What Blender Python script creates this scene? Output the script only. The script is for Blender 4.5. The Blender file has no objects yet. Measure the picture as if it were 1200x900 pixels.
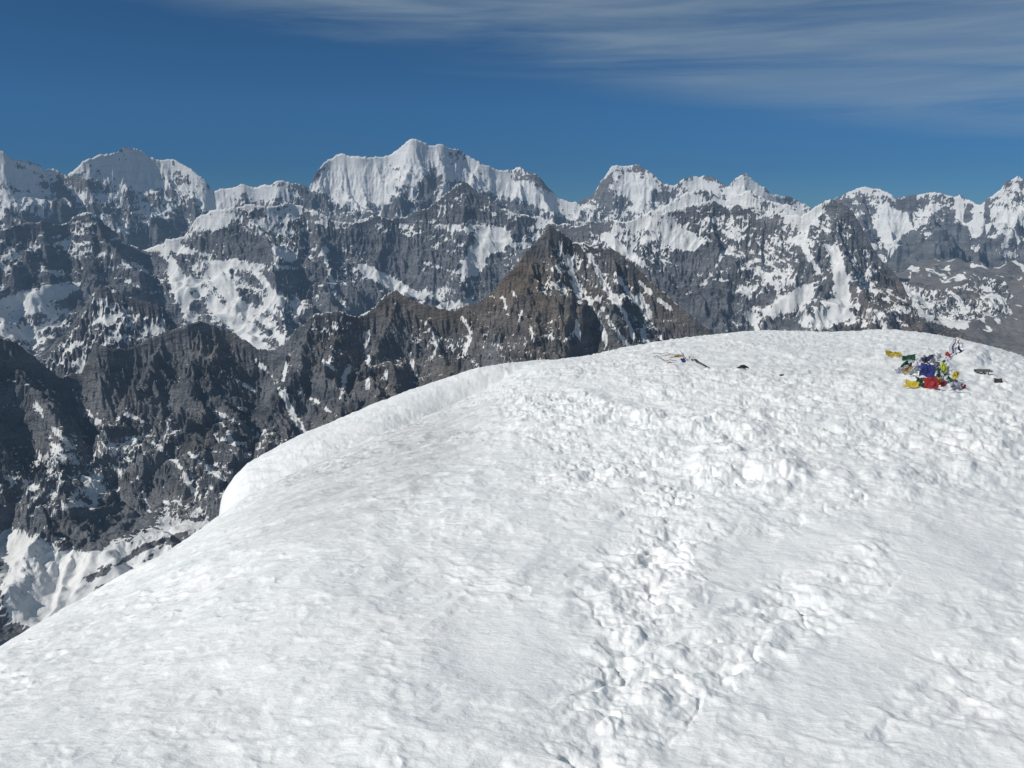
import bpy, math, random
import numpy as np
from mathutils import Vector

random.seed(7)
rng = np.random.default_rng(7)
F32 = np.float32
R = math.radians
scene = bpy.context.scene
col = scene.collection

# ------------------------------------------------------------------ camera
FPX = 1000.0                      # focal length in reference pixels (1200 wide)
PITCH = math.atan(210 / FPX)
cam_d = bpy.data.cameras.new('camera')
cam_d.sensor_width = 36
cam_d.lens = 36 * FPX / 1200
cam_d.clip_start = 0.05
cam_d.clip_end = 200000
cam = bpy.data.objects.new('camera', cam_d)
cam.location = (0, 0, 0)
cam.rotation_euler = (math.pi / 2 - PITCH, 0, 0)
col.objects.link(cam)
scene.camera = cam
CP, SP = math.cos(PITCH), math.sin(PITCH)

def px_dir(px, py):
    """reference-survey pixel -> (azimuth, tan elevation)"""
    x = (np.asarray(px, float) - 600) / FPX
    v = (450 - np.asarray(py, float)) / FPX
    Y = CP + v * SP
    Z = -SP + v * CP
    return np.arctan2(x, Y), Z / np.hypot(x, Y)

def world_px(x, y, z):
    d = y * CP - z * SP
    u = y * SP + z * CP
    d = np.where(np.abs(d) < 1e-6, 1e-6, d)
    return 600 + FPX * x / d, 450 - FPX * u / d

# ------------------------------------------------------------------ noise
def _hash(ix, iy, seed):
    h = (ix.astype(np.int64) * 374761393 + iy.astype(np.int64) * 668265263 + seed * 974634777) & 0xffffffff
    h = ((h ^ (h >> 13)) * 1274126177) & 0xffffffff
    return (h ^ (h >> 16)) & 0xffffffff

def perlin(x, y, seed=0):
    x = np.asarray(x, F32); y = np.asarray(y, F32)
    x0 = np.floor(x); y0 = np.floor(y)
    fx = x - x0; fy = y - y0
    ix = x0.astype(np.int32); iy = y0.astype(np.int32)
    u = fx * fx * fx * (fx * (fx * 6 - 15) + 10)
    v = fy * fy * fy * (fy * (fy * 6 - 15) + 10)
    def g(dx, dy):
        h = _hash(ix + dx, iy + dy, seed)
        a = (h & 1023).astype(F32) * F32(2 * math.pi / 1024)
        return np.cos(a) * (fx - dx) + np.sin(a) * (fy - dy)
    a = g(0, 0); b = g(1, 0); c = g(0, 1); d = g(1, 1)
    return ((a + (b - a) * u) * (1 - v) + (c + (d - c) * u) * v) * F32(1.5)

def fbm(x, y, n=4, seed=0, lac=2.03, gain=.5):
    s = 0; a = 1.0; t = 0
    for i in range(n):
        s = s + a * perlin(x, y, seed + i); t += a
        x = x * lac + 17.3; y = y * lac - 9.1; a *= gain
    return s / t

def ridged(x, y, n=6, seed=0, lac=2.07, gain=.5, sharp=1.0):
    """0..1, 1 on the ridge lines"""
    s = 0; a = 1.0; t = 0; w = 1.0
    for i in range(n):
        r = np.clip(1 - np.abs(perlin(x, y, seed + i)), 0, 1)
        r = r ** (1.6 * sharp)
        s = s + a * r * w; t += a
        w = np.clip(r * 1.5 - .15, 0.25, 1)
        x = x * lac + 5.7; y = y * lac + 3.1; a *= gain
    return s / t

def worley(x, y, seed=0):
    """distance to the nearest scattered point: cups with sharp rims"""
    x = np.asarray(x, F32); y = np.asarray(y, F32)
    x0 = np.floor(x); y0 = np.floor(y); ix = x0.astype(np.int32); iy = y0.astype(np.int32)
    fx = x - x0; fy = y - y0; best = np.full(x.shape, 9, F32)
    for dx in (-1, 0, 1):
        for dy in (-1, 0, 1):
            h = _hash(ix + dx, iy + dy, seed)
            qx = (h & 1023).astype(F32) / 1023; qy = ((h >> 10) & 1023).astype(F32) / 1023
            best = np.minimum(best, (dx + qx - fx) ** 2 + (dy + qy - fy) ** 2)
    return np.sqrt(best)

def sstep(a, b, x):
    t = np.clip((x - a) / (b - a), 0, 1)
    return t * t * (3 - 2 * t)

def smax(a, b, k):
    h = np.clip(.5 + .5 * (a - b) / k, 0, 1)
    return b + (a - b) * h + k * h * (1 - h)

def blob(px, py, cx, cy, rx, ry, ang=0):
    c, s = math.cos(R(ang)), math.sin(R(ang))
    dx = px - cx; dy = py - cy
    u = (dx * c + dy * s) / rx; v = (-dx * s + dy * c) / ry
    d = np.sqrt(u * u + v * v)
    return 1 - sstep(.6, 1.25, d)

def poly_dist(px, py, pts):
    best = np.full(px.shape, 1e9, F32)
    for (x0, y0), (x1, y1) in zip(pts[:-1], pts[1:]):
        dx, dy = x1 - x0, y1 - y0
        L = dx * dx + dy * dy
        t = np.clip(((px - x0) * dx + (py - y0) * dy) / L, 0, 1)
        d = (px - x0 - t * dx) ** 2 + (py - y0 - t * dy) ** 2
        best = np.minimum(best, d)
    return np.sqrt(best)

# ------------------------------------------------------------------ mesh from a grid
def grid_mesh(name, X, Y, Z, mat, attrs=None, flip=False):
    nr, nc = X.shape
    co = np.stack([X, Y, Z], -1).reshape(-1, 3).astype(F32)
    idx = np.arange(nr * nc, dtype=np.int32).reshape(nr, nc)
    a, b, c, d = idx[:-1, :-1], idx[:-1, 1:], idx[1:, 1:], idx[1:, :-1]
    q = np.stack([d, c, b, a] if not flip else [a, b, c, d], -1).reshape(-1, 4)
    me = bpy.data.meshes.new(name)
    me.vertices.add(len(co)); me.vertices.foreach_set('co', co.ravel())
    me.loops.add(q.size); me.loops.foreach_set('vertex_index', q.ravel())
    me.polygons.add(len(q))
    me.polygons.foreach_set('loop_start', np.arange(0, q.size, 4, dtype=np.int32))
    me.update(calc_edges=True)
    me.polygons.foreach_set('use_smooth', np.ones(len(q), bool))
    for k, v in (attrs or {}).items():
        at = me.attributes.new(k, 'FLOAT', 'POINT')
        at.data.foreach_set('value', np.asarray(v, F32).ravel())
    me.materials.append(mat)
    o = bpy.data.objects.new(name, me)
    col.objects.link(o)
    return o

# ------------------------------------------------------------------ materials
def new_mat(name):
    m = bpy.data.materials.new(name); m.use_nodes = True
    nt = m.node_tree; nt.nodes.clear()
    return m, nt, nt.nodes.new, nt.links.new

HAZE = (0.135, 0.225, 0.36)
def mountain_material():
    m, nt, N, L = new_mat('rock_and_snow')
    out = N('ShaderNodeOutputMaterial')
    geo = N('ShaderNodeNewGeometry')
    asn = N('ShaderNodeAttribute'); asn.attribute_name = 'snow'
    abr = N('ShaderNodeAttribute'); abr.attribute_name = 'brown'
    asc = N('ShaderNodeAttribute'); asc.attribute_name = 'scree'
    # fine noise in world space; size follows the terrain
    mp = N('ShaderNodeMapping'); mp.inputs['Scale'].default_value = (.017, .017, .036); mp.inputs['Rotation'].default_value = (0, R(25), 0)
    L(geo.outputs['Position'], mp.inputs['Vector'])
    nz = N('ShaderNodeTexNoise'); nz.inputs['Scale'].default_value = 1; nz.inputs['Detail'].default_value = 5; nz.inputs['Roughness'].default_value = .65
    L(mp.outputs[0], nz.inputs['Vector'])
    ma = N('ShaderNodeMath'); ma.operation = 'MULTIPLY_ADD'
    L(nz.outputs['Fac'], ma.inputs[0]); ma.inputs[1].default_value = .7; 
    sb = N('ShaderNodeMath'); sb.operation = 'SUBTRACT'; L(asn.outputs['Fac'], sb.inputs[0]); sb.inputs[1].default_value = .35
    L(sb.outputs[0], ma.inputs[2])
    rs = N('ShaderNodeMapRange'); rs.interpolation_type = 'SMOOTHSTEP'
    rs.inputs['From Min'].default_value = -.02; rs.inputs['From Max'].default_value = .07
    L(ma.outputs[0], rs.inputs['Value'])
    # rock colours
    mp2 = N('ShaderNodeMapping'); mp2.inputs['Scale'].default_value = (.0022, .0022, .009)
    mp2.inputs['Rotation'].default_value = (R(8), R(-12), 0)
    L(geo.outputs['Position'], mp2.inputs['Vector'])
    n2 = N('ShaderNodeTexNoise'); n2.inputs['Scale'].default_value = 1; n2.inputs['Detail'].default_value = 10
    n2.inputs['Roughness'].default_value = .72
    L(mp2.outputs[0], n2.inputs['Vector'])
    grey = N('ShaderNodeValToRGB'); grey.color_ramp.elements[0].position = .3; grey.color_ramp.elements[1].position = .72
    grey.color_ramp.elements[0].color = (.034, .039, .047, 1); grey.color_ramp.elements[1].color = (.24, .245, .255, 1)
    L(n2.outputs['Fac'], grey.inputs[0])
    brn = N('ShaderNodeValToRGB'); brn.color_ramp.elements[0].position = .3; brn.color_ramp.elements[1].position = .72
    brn.color_ramp.elements[0].color = (.045, .041, .036, 1); brn.color_ramp.elements[1].color = (.215, .172, .13, 1)
    L(n2.outputs['Fac'], brn.inputs[0])
    mx = N('ShaderNodeMix'); mx.data_type = 'RGBA'
    L(abr.outputs['Fac'], mx.inputs['Factor']); L(grey.outputs[0], mx.inputs['A']); L(brn.outputs[0], mx.inputs['B'])
    mxs = N('ShaderNodeMix'); mxs.data_type = 'RGBA'
    L(asc.outputs['Fac'], mxs.inputs['Factor']); L(mx.outputs['Result'], mxs.inputs['A']); mxs.inputs['B'].default_value = (.19, .18, .165, 1)
    mx2 = N('ShaderNodeMix'); mx2.data_type = 'RGBA'
    sc = N('ShaderNodeValToRGB'); sc.color_ramp.elements[0].position = .3; sc.color_ramp.elements[1].position = .7
    sc.color_ramp.elements[0].color = (.56, .57, .57, 1); sc.color_ramp.elements[1].color = (.78, .775, .75, 1)
    L(n2.outputs['Fac'], sc.inputs[0])
    L(rs.outputs[0], mx2.inputs['Factor']); L(mxs.outputs['Result'], mx2.inputs['A']); L(sc.outputs[0], mx2.inputs['B'])
    bmp = N('ShaderNodeBump'); bmp.inputs['Strength'].default_value = 1; bmp.inputs['Distance'].default_value = 34
    L(nz.outputs['Fac'], bmp.inputs['Height'])
    bst = N('ShaderNodeMath'); bst.operation = 'MULTIPLY_ADD'; L(rs.outputs[0], bst.inputs[0]); bst.inputs[1].default_value = -.75; bst.inputs[2].default_value = 1
    L(bst.outputs[0], bmp.inputs['Strength'])
    bs = N('ShaderNodeBsdfPrincipled'); bs.inputs['Roughness'].default_value = .85
    bs.inputs['Specular IOR Level'].default_value = .15
    L(mx2.outputs['Result'], bs.inputs['Base Color']); L(bmp.outputs[0], bs.inputs['Normal'])
    # aerial haze painted as a blue surface glow, growing with distance from the summit
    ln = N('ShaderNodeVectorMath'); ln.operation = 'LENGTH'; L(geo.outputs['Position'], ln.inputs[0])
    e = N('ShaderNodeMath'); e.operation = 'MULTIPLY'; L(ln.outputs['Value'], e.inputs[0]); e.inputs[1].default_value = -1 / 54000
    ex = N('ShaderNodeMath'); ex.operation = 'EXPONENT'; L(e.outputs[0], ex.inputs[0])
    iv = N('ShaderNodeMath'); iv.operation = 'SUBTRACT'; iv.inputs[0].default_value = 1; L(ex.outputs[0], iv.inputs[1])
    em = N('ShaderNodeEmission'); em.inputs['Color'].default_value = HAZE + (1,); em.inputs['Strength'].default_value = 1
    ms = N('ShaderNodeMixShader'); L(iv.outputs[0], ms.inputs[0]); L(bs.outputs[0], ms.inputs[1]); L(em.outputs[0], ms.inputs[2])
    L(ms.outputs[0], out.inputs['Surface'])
    return m
M_ROCK = mountain_material()

def snow_material():
    m, nt, N, L = new_mat('summit_snow')
    out = N('ShaderNodeOutputMaterial')
    geo = N('ShaderNodeNewGeometry')
    ad = N('ShaderNodeAttribute'); ad.attribute_name = 'dirt_shade'
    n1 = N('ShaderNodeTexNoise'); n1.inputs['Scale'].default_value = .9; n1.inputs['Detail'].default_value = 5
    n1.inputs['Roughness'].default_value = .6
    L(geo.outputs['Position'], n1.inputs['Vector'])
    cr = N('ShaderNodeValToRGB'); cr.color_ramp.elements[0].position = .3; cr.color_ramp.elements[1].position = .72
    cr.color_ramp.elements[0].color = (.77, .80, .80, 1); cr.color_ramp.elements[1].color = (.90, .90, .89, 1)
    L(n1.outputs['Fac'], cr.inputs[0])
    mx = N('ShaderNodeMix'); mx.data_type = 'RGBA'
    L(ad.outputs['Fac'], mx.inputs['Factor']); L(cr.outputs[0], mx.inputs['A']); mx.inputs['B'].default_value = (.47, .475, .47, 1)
    n2 = N('ShaderNodeTexNoise'); n2.inputs['Scale'].default_value = 22; n2.inputs['Detail'].default_value = 6
    n2.inputs['Roughness'].default_value = .65
    mp = N('ShaderNodeMapping'); mp.inputs['Scale'].default_value = (.6, 1, 1); mp.inputs['Rotation'].default_value = (0, 0, R(-25))
    L(geo.outputs['Position'], mp.inputs['Vector']); L(mp.outputs[0], n2.inputs['Vector'])
    bmp = N('ShaderNodeBump'); bmp.inputs['Strength'].default_value = .5; bmp.inputs['Distance'].default_value = .03
    L(n2.outputs['Fac'], bmp.inputs['Height'])
    bs = N('ShaderNodeBsdfPrincipled'); bs.inputs['Roughness'].default_value = .55
    bs.inputs['Specular IOR Level'].default_value = .3
    L(mx.outputs['Result'], bs.inputs['Base Color']); L(bmp.outputs[0], bs.inputs['Normal'])
    L(bs.outputs[0], out.inputs['Surface'])
    return m
M_SNOW = snow_material()

# ------------------------------------------------------------------ the mountains
def curve(pts, n_az):
    """survey points -> azimuth-sorted (az, tan elev)"""
    p = np.array(pts, float)
    az, te = px_dir(p[:, 0], p[:, 1])
    return az, te

# snow bias, written in survey pixels: (cx, cy, rx, ry, angle, value)
SNOW_BIAS = {
 'A': [ (145,188,34,12,0,.7),(30,205,40,16,0,.4),(130,262,60,14,0,.3),(170,215,60,30,0,.25),(160,240,20,24,0,-.45),(225,205,26,8,35,.5),(60,235,22,40,0,.2),(72,228,6,26,0,-.5),(20,245,40,25,0,.3),
   (280,228,55,10,-3,1.0),(250,240,25,10,0,.8),(180,250,30,10,30,.2),(30,280,60,20,0,-.2),
   (420,215,50,30,0,.9),(500,190,45,18,15,.9),(505,215,13,26,25,-1.15),(525,190,14,9,30,-.9),(570,212,60,18,20,.5),(640,235,60,12,18,.9),
   (600,225,30,14,20,-.35),(745,222,22,14,25,1.0),(710,220,8,20,20,-.6),(775,225,12,10,40,-.4),(820,217,22,8,5,1.3),(880,228,30,16,30,.6),(920,240,26,12,20,1.0),
   (1030,232,20,10,0,.4),(1045,262,22,20,30,1.6),(1040,290,14,22,10,1.5),(1020,240,14,8,30,-.4),(1068,280,14,8,0,-.8),(1080,235,30,6,0,-.2),
   (1124,248,5,16,0,1.4),(1145,255,8,22,10,1.2),(1180,250,20,24,-15,.8),(1185,290,12,24,10,.9),(1110,262,20,25,0,-.5),(1100,300,40,20,-30,-.8),(1050,308,30,10,0,-.6),
   (1130,310,60,16,0,-.5),(1140,285,10,18,20,.5)],
 'B': [ (300,250,90,14,0,.45),(430,262,60,10,0,.3),(20,275,60,10,0,.3),(640,262,60,10,0,.4),(180,286,48,9,10,1.6),(160,275,12,10,30,1.2),(205,275,22,10,-20,1.2),(78,285,6,8,0,.5),(208,335,8,40,-18,1.3),(222,370,10,12,0,1.2),
   (50,345,52,10,-12,1.8),(25,375,55,26,0,1.25),(90,375,22,14,0,.3),(118,350,34,30,0,-1.4),(150,370,40,30,0,-1.0),(90,300,70,20,0,-.35),(45,325,50,6,0,-.8),
   (292,290,26,14,0,-1.3),(295,312,60,4,3,1.2),(330,300,18,5,15,1.5),(265,335,10,30,-30,.9),(285,375,14,30,-25,1.3),(320,360,40,20,15,.7),(340,400,20,14,60,.9),
   (250,260,26,10,-10,1.1),(330,245,40,8,0,.2),(310,270,60,10,5,.2),(420,290,50,20,0,-.45),(300,340,60,30,0,.25),(370,330,20,40,-15,-.5),(350,360,8,30,-20,.4),
   (455,330,40,7,25,1.7),(490,345,30,5,10,1.6),(435,318,16,6,40,1.2),(500,310,50,26,10,-.6),(470,290,40,14,0,-.5),
   (540,235,26,24,0,-.9),(575,285,26,14,-30,1.8),(555,310,16,14,-50,1.5),(560,335,40,20,20,-.6),(550,268,50,5,5,.7),(545,355,30,7,-8,1.5),(525,255,26,6,-35,-.4),
   (610,250,50,12,10,.3),(660,250,40,10,10,.5),(600,320,18,30,-20,-.5),(420,350,24,14,0,-.3)],
 'C': [ (720,262,60,10,0,.4),(900,250,60,9,5,.35),(735,240,60,10,0,.8),(800,282,22,11,15,1.8),(740,300,30,4,38,1.6),(715,283,14,4,50,1.2),(770,250,30,12,-35,.5),(850,255,60,16,10,.25),
   (905,330,30,14,-25,.9),(925,355,32,12,-28,1.5),(940,345,14,10,-40,1.2),(885,375,8,30,-50,.4),(985,320,7,36,-12,1.4),(965,370,30,16,-30,1.3),(1010,370,40,14,10,.6),
   (940,290,16,30,-30,.2),(880,300,60,30,20,.1),(800,330,60,30,30,-.15),(850,380,60,20,0,-.3),(940,255,26,12,-30,.6),(980,300,16,16,0,.2),(1000,330,12,24,-20,.3),
   (1010,275,16,16,0,-.6),(1040,320,26,16,40,-.4)],
 'E': [ (70,360,20,10,0,-1),(625,300,30,40,0,-.8),(690,340,60,50,40,.1),(740,370,50,40,40,.12),(480,420,120,30,0,.2),(180,440,120,50,10,-.35),(240,520,160,90,0,-.25),(640,340,70,30,0,-.4),(560,400,60,40,0,-.1),
   (60,690,62,56,0,2.2),(20,640,34,22,10,1.6),(130,655,60,16,-12,1.3),(160,660,70,7,-28,1.8),(200,625,40,6,-18,1.6),(90,715,26,30,-20,1.3),
   (70,735,10,26,25,-2.6),(150,660,1,1,0,0),(20,745,40,14,0,-1.2),(110,680,14,30,60,-1.7),(170,650,34,12,-28,-2.4),(208,634,14,9,-28,-2.2),(90,630,40,22,0,-1.0),(120,610,50,24,0,-.8),
   (25,565,22,8,15,.9),(70,535,36,8,10,.5),(110,570,14,16,20,.5),(55,580,70,30,0,.15)],
}
# snow-filled gullies and ledges, survey pixels: (points, half width, value)
GULLY = {
 'V': [([(1045,366),(1075,373),(1110,377),(1150,384)],3.2,1.5),([(1060,338),(1078,350),(1092,362)],1.8,1),([(1110,340),(1125,352),(1130,366)],1.8,.9),([(1150,335),(1172,350),(1190,372)],2,.9)],
 'B': [([(225,330),(250,355),(275,380),(300,405),(318,418)],5,1.6),([(262,340),(285,360),(310,375),(330,400)],3.5,1.3),([(195,300),(215,330),(222,350)],5,1.2),
       ([(300,320),(318,340),(330,352)],3,1.2),([(380,290),(384,320),(395,350),(408,362)],2.5,1.1),([(320,290),(345,300)],3,1.3),([(490,305),(530,318),(560,322)],2.2,1.0),
       ([(130,300),(160,312),(190,330)],2,1.0),([(120,320),(150,330),(175,342)],2,.9),([(45,315),(70,322)],2.5,1.1)],
 'C': [([(715,282),(735,300),(752,308)],2.5,1.5),([(972,290),(980,310),(988,345),(985,370)],4,1.5),([(945,262),(940,285),(950,305),(960,320)],3,1.2),
       ([(880,310),(905,330),(950,335)],3,1.0),([(875,365),(885,380),(890,395)],3,1.3),([(1050,360),(1080,372),(1120,380)],4,.9),([(860,290),(845,300),(828,330)],2,.8)],
 'E': [([(665,300),(672,325),(690,350),(705,380),(712,410)],2.6,1.1),([(690,300),(705,330),(728,360),(742,395)],2.2,1.2),([(720,320),(738,345),(760,372),(775,400)],2.2,1.0),([(735,312),(760,340),(790,365)],2.0,1.0),([(600,340),(612,360),(606,385)],2,.9),([(540,370),(552,390),(546,410)],2.2,.9),([(500,380),(512,400),(505,420)],2.2,.8),([(90,470),(120,500),(135,530)],2,.8),([(40,470),(60,500),(80,520)],2.4,.8),([(180,520),(210,545),(225,575)],2.2,.8),([(60,600),(90,590),(130,600)],2.4,.9),([(250,470),(262,500),(275,520)],2,.8),([(300,424),(318,440),(330,462),(340,480),(352,500),(358,512)],3.2,1.5),([(335,425),(332,445),(336,470),(345,495)],1.8,1.3),
       ([(430,392),(428,410),(433,430),(430,455)],2.4,1.3),([(428,352),(430,368)],3.2,1.5),([(415,425),(405,440),(402,455),(396,475)],2.4,1.1),([(368,415),(385,428),(395,435)],1.6,1.1),
       ([(480,415),(484,430),(488,440)],2.4,1.2),([(452,430),(455,450),(448,465)],1.6,1.0),([(350,460),(370,470),(385,480)],2.6,1.0),([(262,436),(285,450),(300,462)],3,1.0),
       ([(220,430),(240,445),(258,470),(285,478)],2.2,.7),([(222,532),(240,545),(262,562)],1.6,1.4),([(245,512),(285,520),(310,505)],2.6,1.1),([(135,550),(170,580)],2.4,.9),
       ([(150,485),(175,498)],1.8,1.1),([(240,480),(270,490),(285,500)],2,.9),([(620,380),(628,400)],2,.8),([(700,350),(715,380),(740,410)],2.2,1.0),
       ([(705,330),(720,355),(735,370)],1.5,.9),([(760,370),(752,390),(765,410)],2,1.2),([(672,330),(680,350)],3,1.2),([(640,395),(660,400),(680,390)],2,.9),
       ([(655,285),(665,310)],1.8,.8),([(676,375),(680,400),(690,412)],1.5,.8),([(750,350),(760,365)],3,1.3),([(560,345),(590,350),(595,370)],1.8,.6),
       ([(160,560),(175,600)],1.5,.9),([(110,585),(118,620)],3,.9),([(188,560),(196,600),(195,625)],1.8,.5)],
}

def erode(Z, du, dr, seed, batches=7, n=26000, steps=46, er=.22, limit=None):
    """rain drops run down the grid, cut gullies and drop their load.
    du, dr: cell size along a row and between rows, in metres"""
    g = np.random.default_rng(seed)
    nr, nc = Z.shape; H = (Z / dr).astype(np.float64); ku = du / dr
    for b in range(batches):
        pi = g.uniform(1, nr - 3, n); pj = g.uniform(1, nc - 3, n)
        vi = np.zeros(n); vj = np.zeros(n); vel = np.ones(n); wat = np.ones(n); sed = np.zeros(n)
        D = np.zeros_like(H); Hf = H.ravel(); alive = np.ones(n, bool)
        for st in range(steps):
            i0 = pi.astype(np.int64); j0 = pj.astype(np.int64); fi = pi - i0; fj = pj - j0
            k = i0 * nc + j0
            a, b_, c, d_ = Hf[k], Hf[k + 1], Hf[k + nc], Hf[k + nc + 1]
            gj = ((b_ - a) * (1 - fi) + (d_ - c) * fi) / ku; gi = (c - a) * (1 - fj) + (d_ - b_) * fj
            h = (a * (1 - fj) + b_ * fj) * (1 - fi) + (c * (1 - fj) + d_ * fj) * fi
            vi = vi * .25 - gi * .75; vj = vj * .25 - gj * .75
            L_ = np.sqrt(vi * vi + vj * vj) + 1e-6; vi /= L_; vj /= L_
            ni = pi + vi; nj = pj + vj / ku
            ok = (ni > 1) & (ni < nr - 3) & (nj > 1) & (nj < nc - 3) & alive
            ni = np.where(ok, ni, pi); nj = np.where(ok, nj, pj); alive = ok
            i1 = ni.astype(np.int64); j1 = nj.astype(np.int64); ei = ni - i1; ej = nj - j1
            k1 = i1 * nc + j1
            h1 = (Hf[k1] * (1 - ej) + Hf[k1 + 1] * ej) * (1 - ei) + (Hf[k1 + nc] * (1 - ej) + Hf[k1 + nc + 1] * ej) * ei
            dh = h1 - h
            cap = np.maximum(-dh, .02) * vel * wat * 3.0
            dep = np.where(dh > 0, np.minimum(dh, sed), np.where(sed > cap, (sed - cap) * .25, -np.minimum((cap - sed) * er, -np.minimum(dh, 0) * .8 + 1e-4)))
            dep = np.where(ok, dep, 0)
            for kk, ww in ((k, (1 - fi) * (1 - fj)), (k + 1, (1 - fi) * fj), (k + nc, fi * (1 - fj)), (k + nc + 1, fi * fj)):
                D.ravel()[:] += np.bincount(kk, dep * ww, minlength=nr * nc)
            sed = sed - dep
            vel = np.sqrt(np.maximum(vel * vel - dh * .8, .05)).clip(0, 4); wat *= .975
            pi, pj = ni, nj
        Db = D.copy(); Db[1:-1] = .5 * D[1:-1] + .25 * (D[:-2] + D[2:]); Db[:, 1:-1] = .5 * Db[:, 1:-1] + .25 * (Db[:, :-2] + Db[:, 2:])
        H = H + np.clip(Db, -1.6, .8)
    return (H * dr).astype(F32)

def build_range(name, key, crest, rc, rf, zf, x0, x1, ncol, nrow, lam, amp, snow_k, brown_f, jag=1.0, seed=0, back=1500,
                snow_z=0, depth_noise=0, tooth=0, wall=1.25, side=.95, nspur=20, drops=26000, blur=0, kcut=.5, streak=(35, .7), finer=1.0, kq=.8, gk=1.5, big=1.0, fill=.85, pale=0):
    """crest: survey points of the crest line; rc/rf: distance of crest and foot; zf: height of the foot"""
    caz, cte = px_dir([p[0] for p in crest], [p[1] for p in crest])
    lo, _ = px_dir(x0, 300); hi, _ = px_dir(x1, 300)
    az = np.linspace(lo, hi, ncol)
    te = np.interp(az, caz, cte)
    te = te + jag * 0.0016 * fbm(az * 90, az * 0 + seed, 6, seed + 50, gain=.66)
    te = te + tooth * (ridged(az * 22, az * 0 + seed + .37, 5, seed + 53, gain=.6) - .62)
    rg_ = np.random.default_rng(seed)
    t = np.linspace(0, 1, nrow); nb = 24
    tb = -(np.linspace(1, 0, nb, endpoint=False) ** 1.5)
    T = np.concatenate([tb, t])[:, None]; az2 = az[None, :]
    rcv = rc * (1 + depth_noise * fbm(az * 7, az * 0 + 3.3, 3, seed + 80))
    Tp = np.clip(T, 0, 1); Tn = np.clip(-T, 0, 1)
    r = rcv[None, :] - (rc - rf) * Tp + back * Tn
    X = (r * np.sin(az2)).astype(F32); Y = (r * np.cos(az2)).astype(F32)
    hor = Tp * (rc - rf)
    wx = fbm(X / lam * .9, Y / lam * .9, 5, seed + 11, gain=.55) * lam * .55
    wy = fbm(X / lam * .9 + 31, Y / lam * .9, 5, seed + 17, gain=.55) * lam * .55
    wk = np.clip(hor / (lam * .6), 0, 1)
    XW = X + wx * wk; YW = Y + wy * wk
    zc = (te * rcv)[None, :]
    # the wall under the crest, easing into the valley
    fall = hor / (rc - rf)
    z = zc - wall * hor
    floor = zf + 120 * fbm(X / lam, Y / lam, 3, seed + 3) + (zc * .12 + 150) * (1 - fall)
    # spurs run out of the crest, most from its high points, and branch
    segs = []
    span = (hi - lo) / nspur
    for k in range(nspur + 1):
        a0 = lo + (k + rg_.uniform(-.25, .25)) * span
        w_ = np.abs(az - a0) < span * .5
        if w_.any():
            tt = np.where(w_, te, -9); a0 = az[int(np.argmax(tt))]
        zc0 = float(np.interp(a0, az, te * rcv)); r0 = float(np.interp(a0, az, rcv))
        p0 = np.array([r0 * math.sin(a0), r0 * math.cos(a0)])
        head = rg_.uniform(-.65, .65); L_ = (rc - rf) * rg_.uniform(.75, 1.15)
        dirv = np.array([math.sin(a0 + head), -math.cos(a0 + head)]) * 1.0
        dirv = -p0 / np.linalg.norm(p0) * math.cos(head) + np.array([math.cos(a0), -math.sin(a0)]) * math.sin(head)
        z1 = zf + rg_.uniform(-.02, .18) * (zc0 - zf)
        p1 = p0 + dirv * L_; segs.append((p0, p1, zc0 - 10, z1, side * rg_.uniform(.85, 1.2)))
        for c in range(3):
            f0 = rg_.uniform(.12, .7); q0 = p0 + (p1 - p0) * f0; zq = zc0 + (z1 - zc0) * (1 - (1 - f0) ** 1.15)
            h2 = head + rg_.choice([-1, 1]) * rg_.uniform(.5, 1.1)
            d2 = -p0 / np.linalg.norm(p0) * math.cos(h2) + np.array([math.cos(a0), -math.sin(a0)]) * math.sin(h2)
            L2 = L_ * rg_.uniform(.25, .55)
            segs.append((q0, q0 + d2 * L2, zq - 15, zq - L2 * rg_.uniform(.65, 1.0), side * rg_.uniform(.95, 1.35)))
    for (p0, p1, z0, z1, sl) in segs:
        dx, dy = p1 - p0; L2 = dx * dx + dy * dy
        m = (az > math.atan2(min(p0[0], p1[0]) - 2500, p0[1]))
        tt = ((XW - p0[0]) * dx + (YW - p0[1]) * dy) / L2
        tc = np.clip(tt, 0, 1)
        dd = np.sqrt((XW - p0[0] - tc * dx) ** 2 + (YW - p0[1] - tc * dy) ** 2)
        zs = z0 + (z1 - z0) * (1 - np.clip(1 - tc, 0, 1) ** 1.15) - sl * dd
        z = np.maximum(z, np.where(T >= 0, zs, -1e5))
    z = smax(z, floor, 90.0)
    z = np.where(T < 0, zc - .8 * back * Tn, z)
    d = 0; flat = sstep(0, 350, z - floor) * .85 + .15
    rids = []
    for kk, (fl, fa) in enumerate(((.5, .50), (.2, .30), (.07, .13), (.028, .05))):
        l = lam * fl
        rg = ridged((XW) / l + kk * 3.7, (YW) / l, 4, seed + 20 + 9 * kk, gain=.55)
        rids.append(rg)
        ev = np.clip(hor / (l * .5), 0, 1) ** .8
        ev = np.maximum(ev, np.clip(Tn * 3, 0, 1)) * flat
        if kk >= 2: ev = np.maximum(ev, .14 * flat)
        d = d + amp * fa * (finer if kk >= 2 else (big if kk == 0 else 1)) * (1 - rg) * ev
    rid, rid2, rid3, rid4 = rids
    zz = (z - d) + .22 * X + 90 * fbm(X / 900, Y / 900, 3, seed + 5)
    st = lam * .09
    envf = np.clip(hor / (lam * .1), 0, 1) * flat
    d = d + envf * .6 * st * fbm(zz / st, XW / (lam * 1.2), 4, seed + 8, gain=.6)
    Z = (z - d).astype(F32)
    front = Z[nb:]
    Ze = erode(front, rc * (az[1] - az[0]) * .9, (rc - rf) / (nrow - 1), seed, n=drops)
    Ze = front + (Ze - front) * sstep(.15, .6, flat[nb:])
    cut = front - Ze
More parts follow.
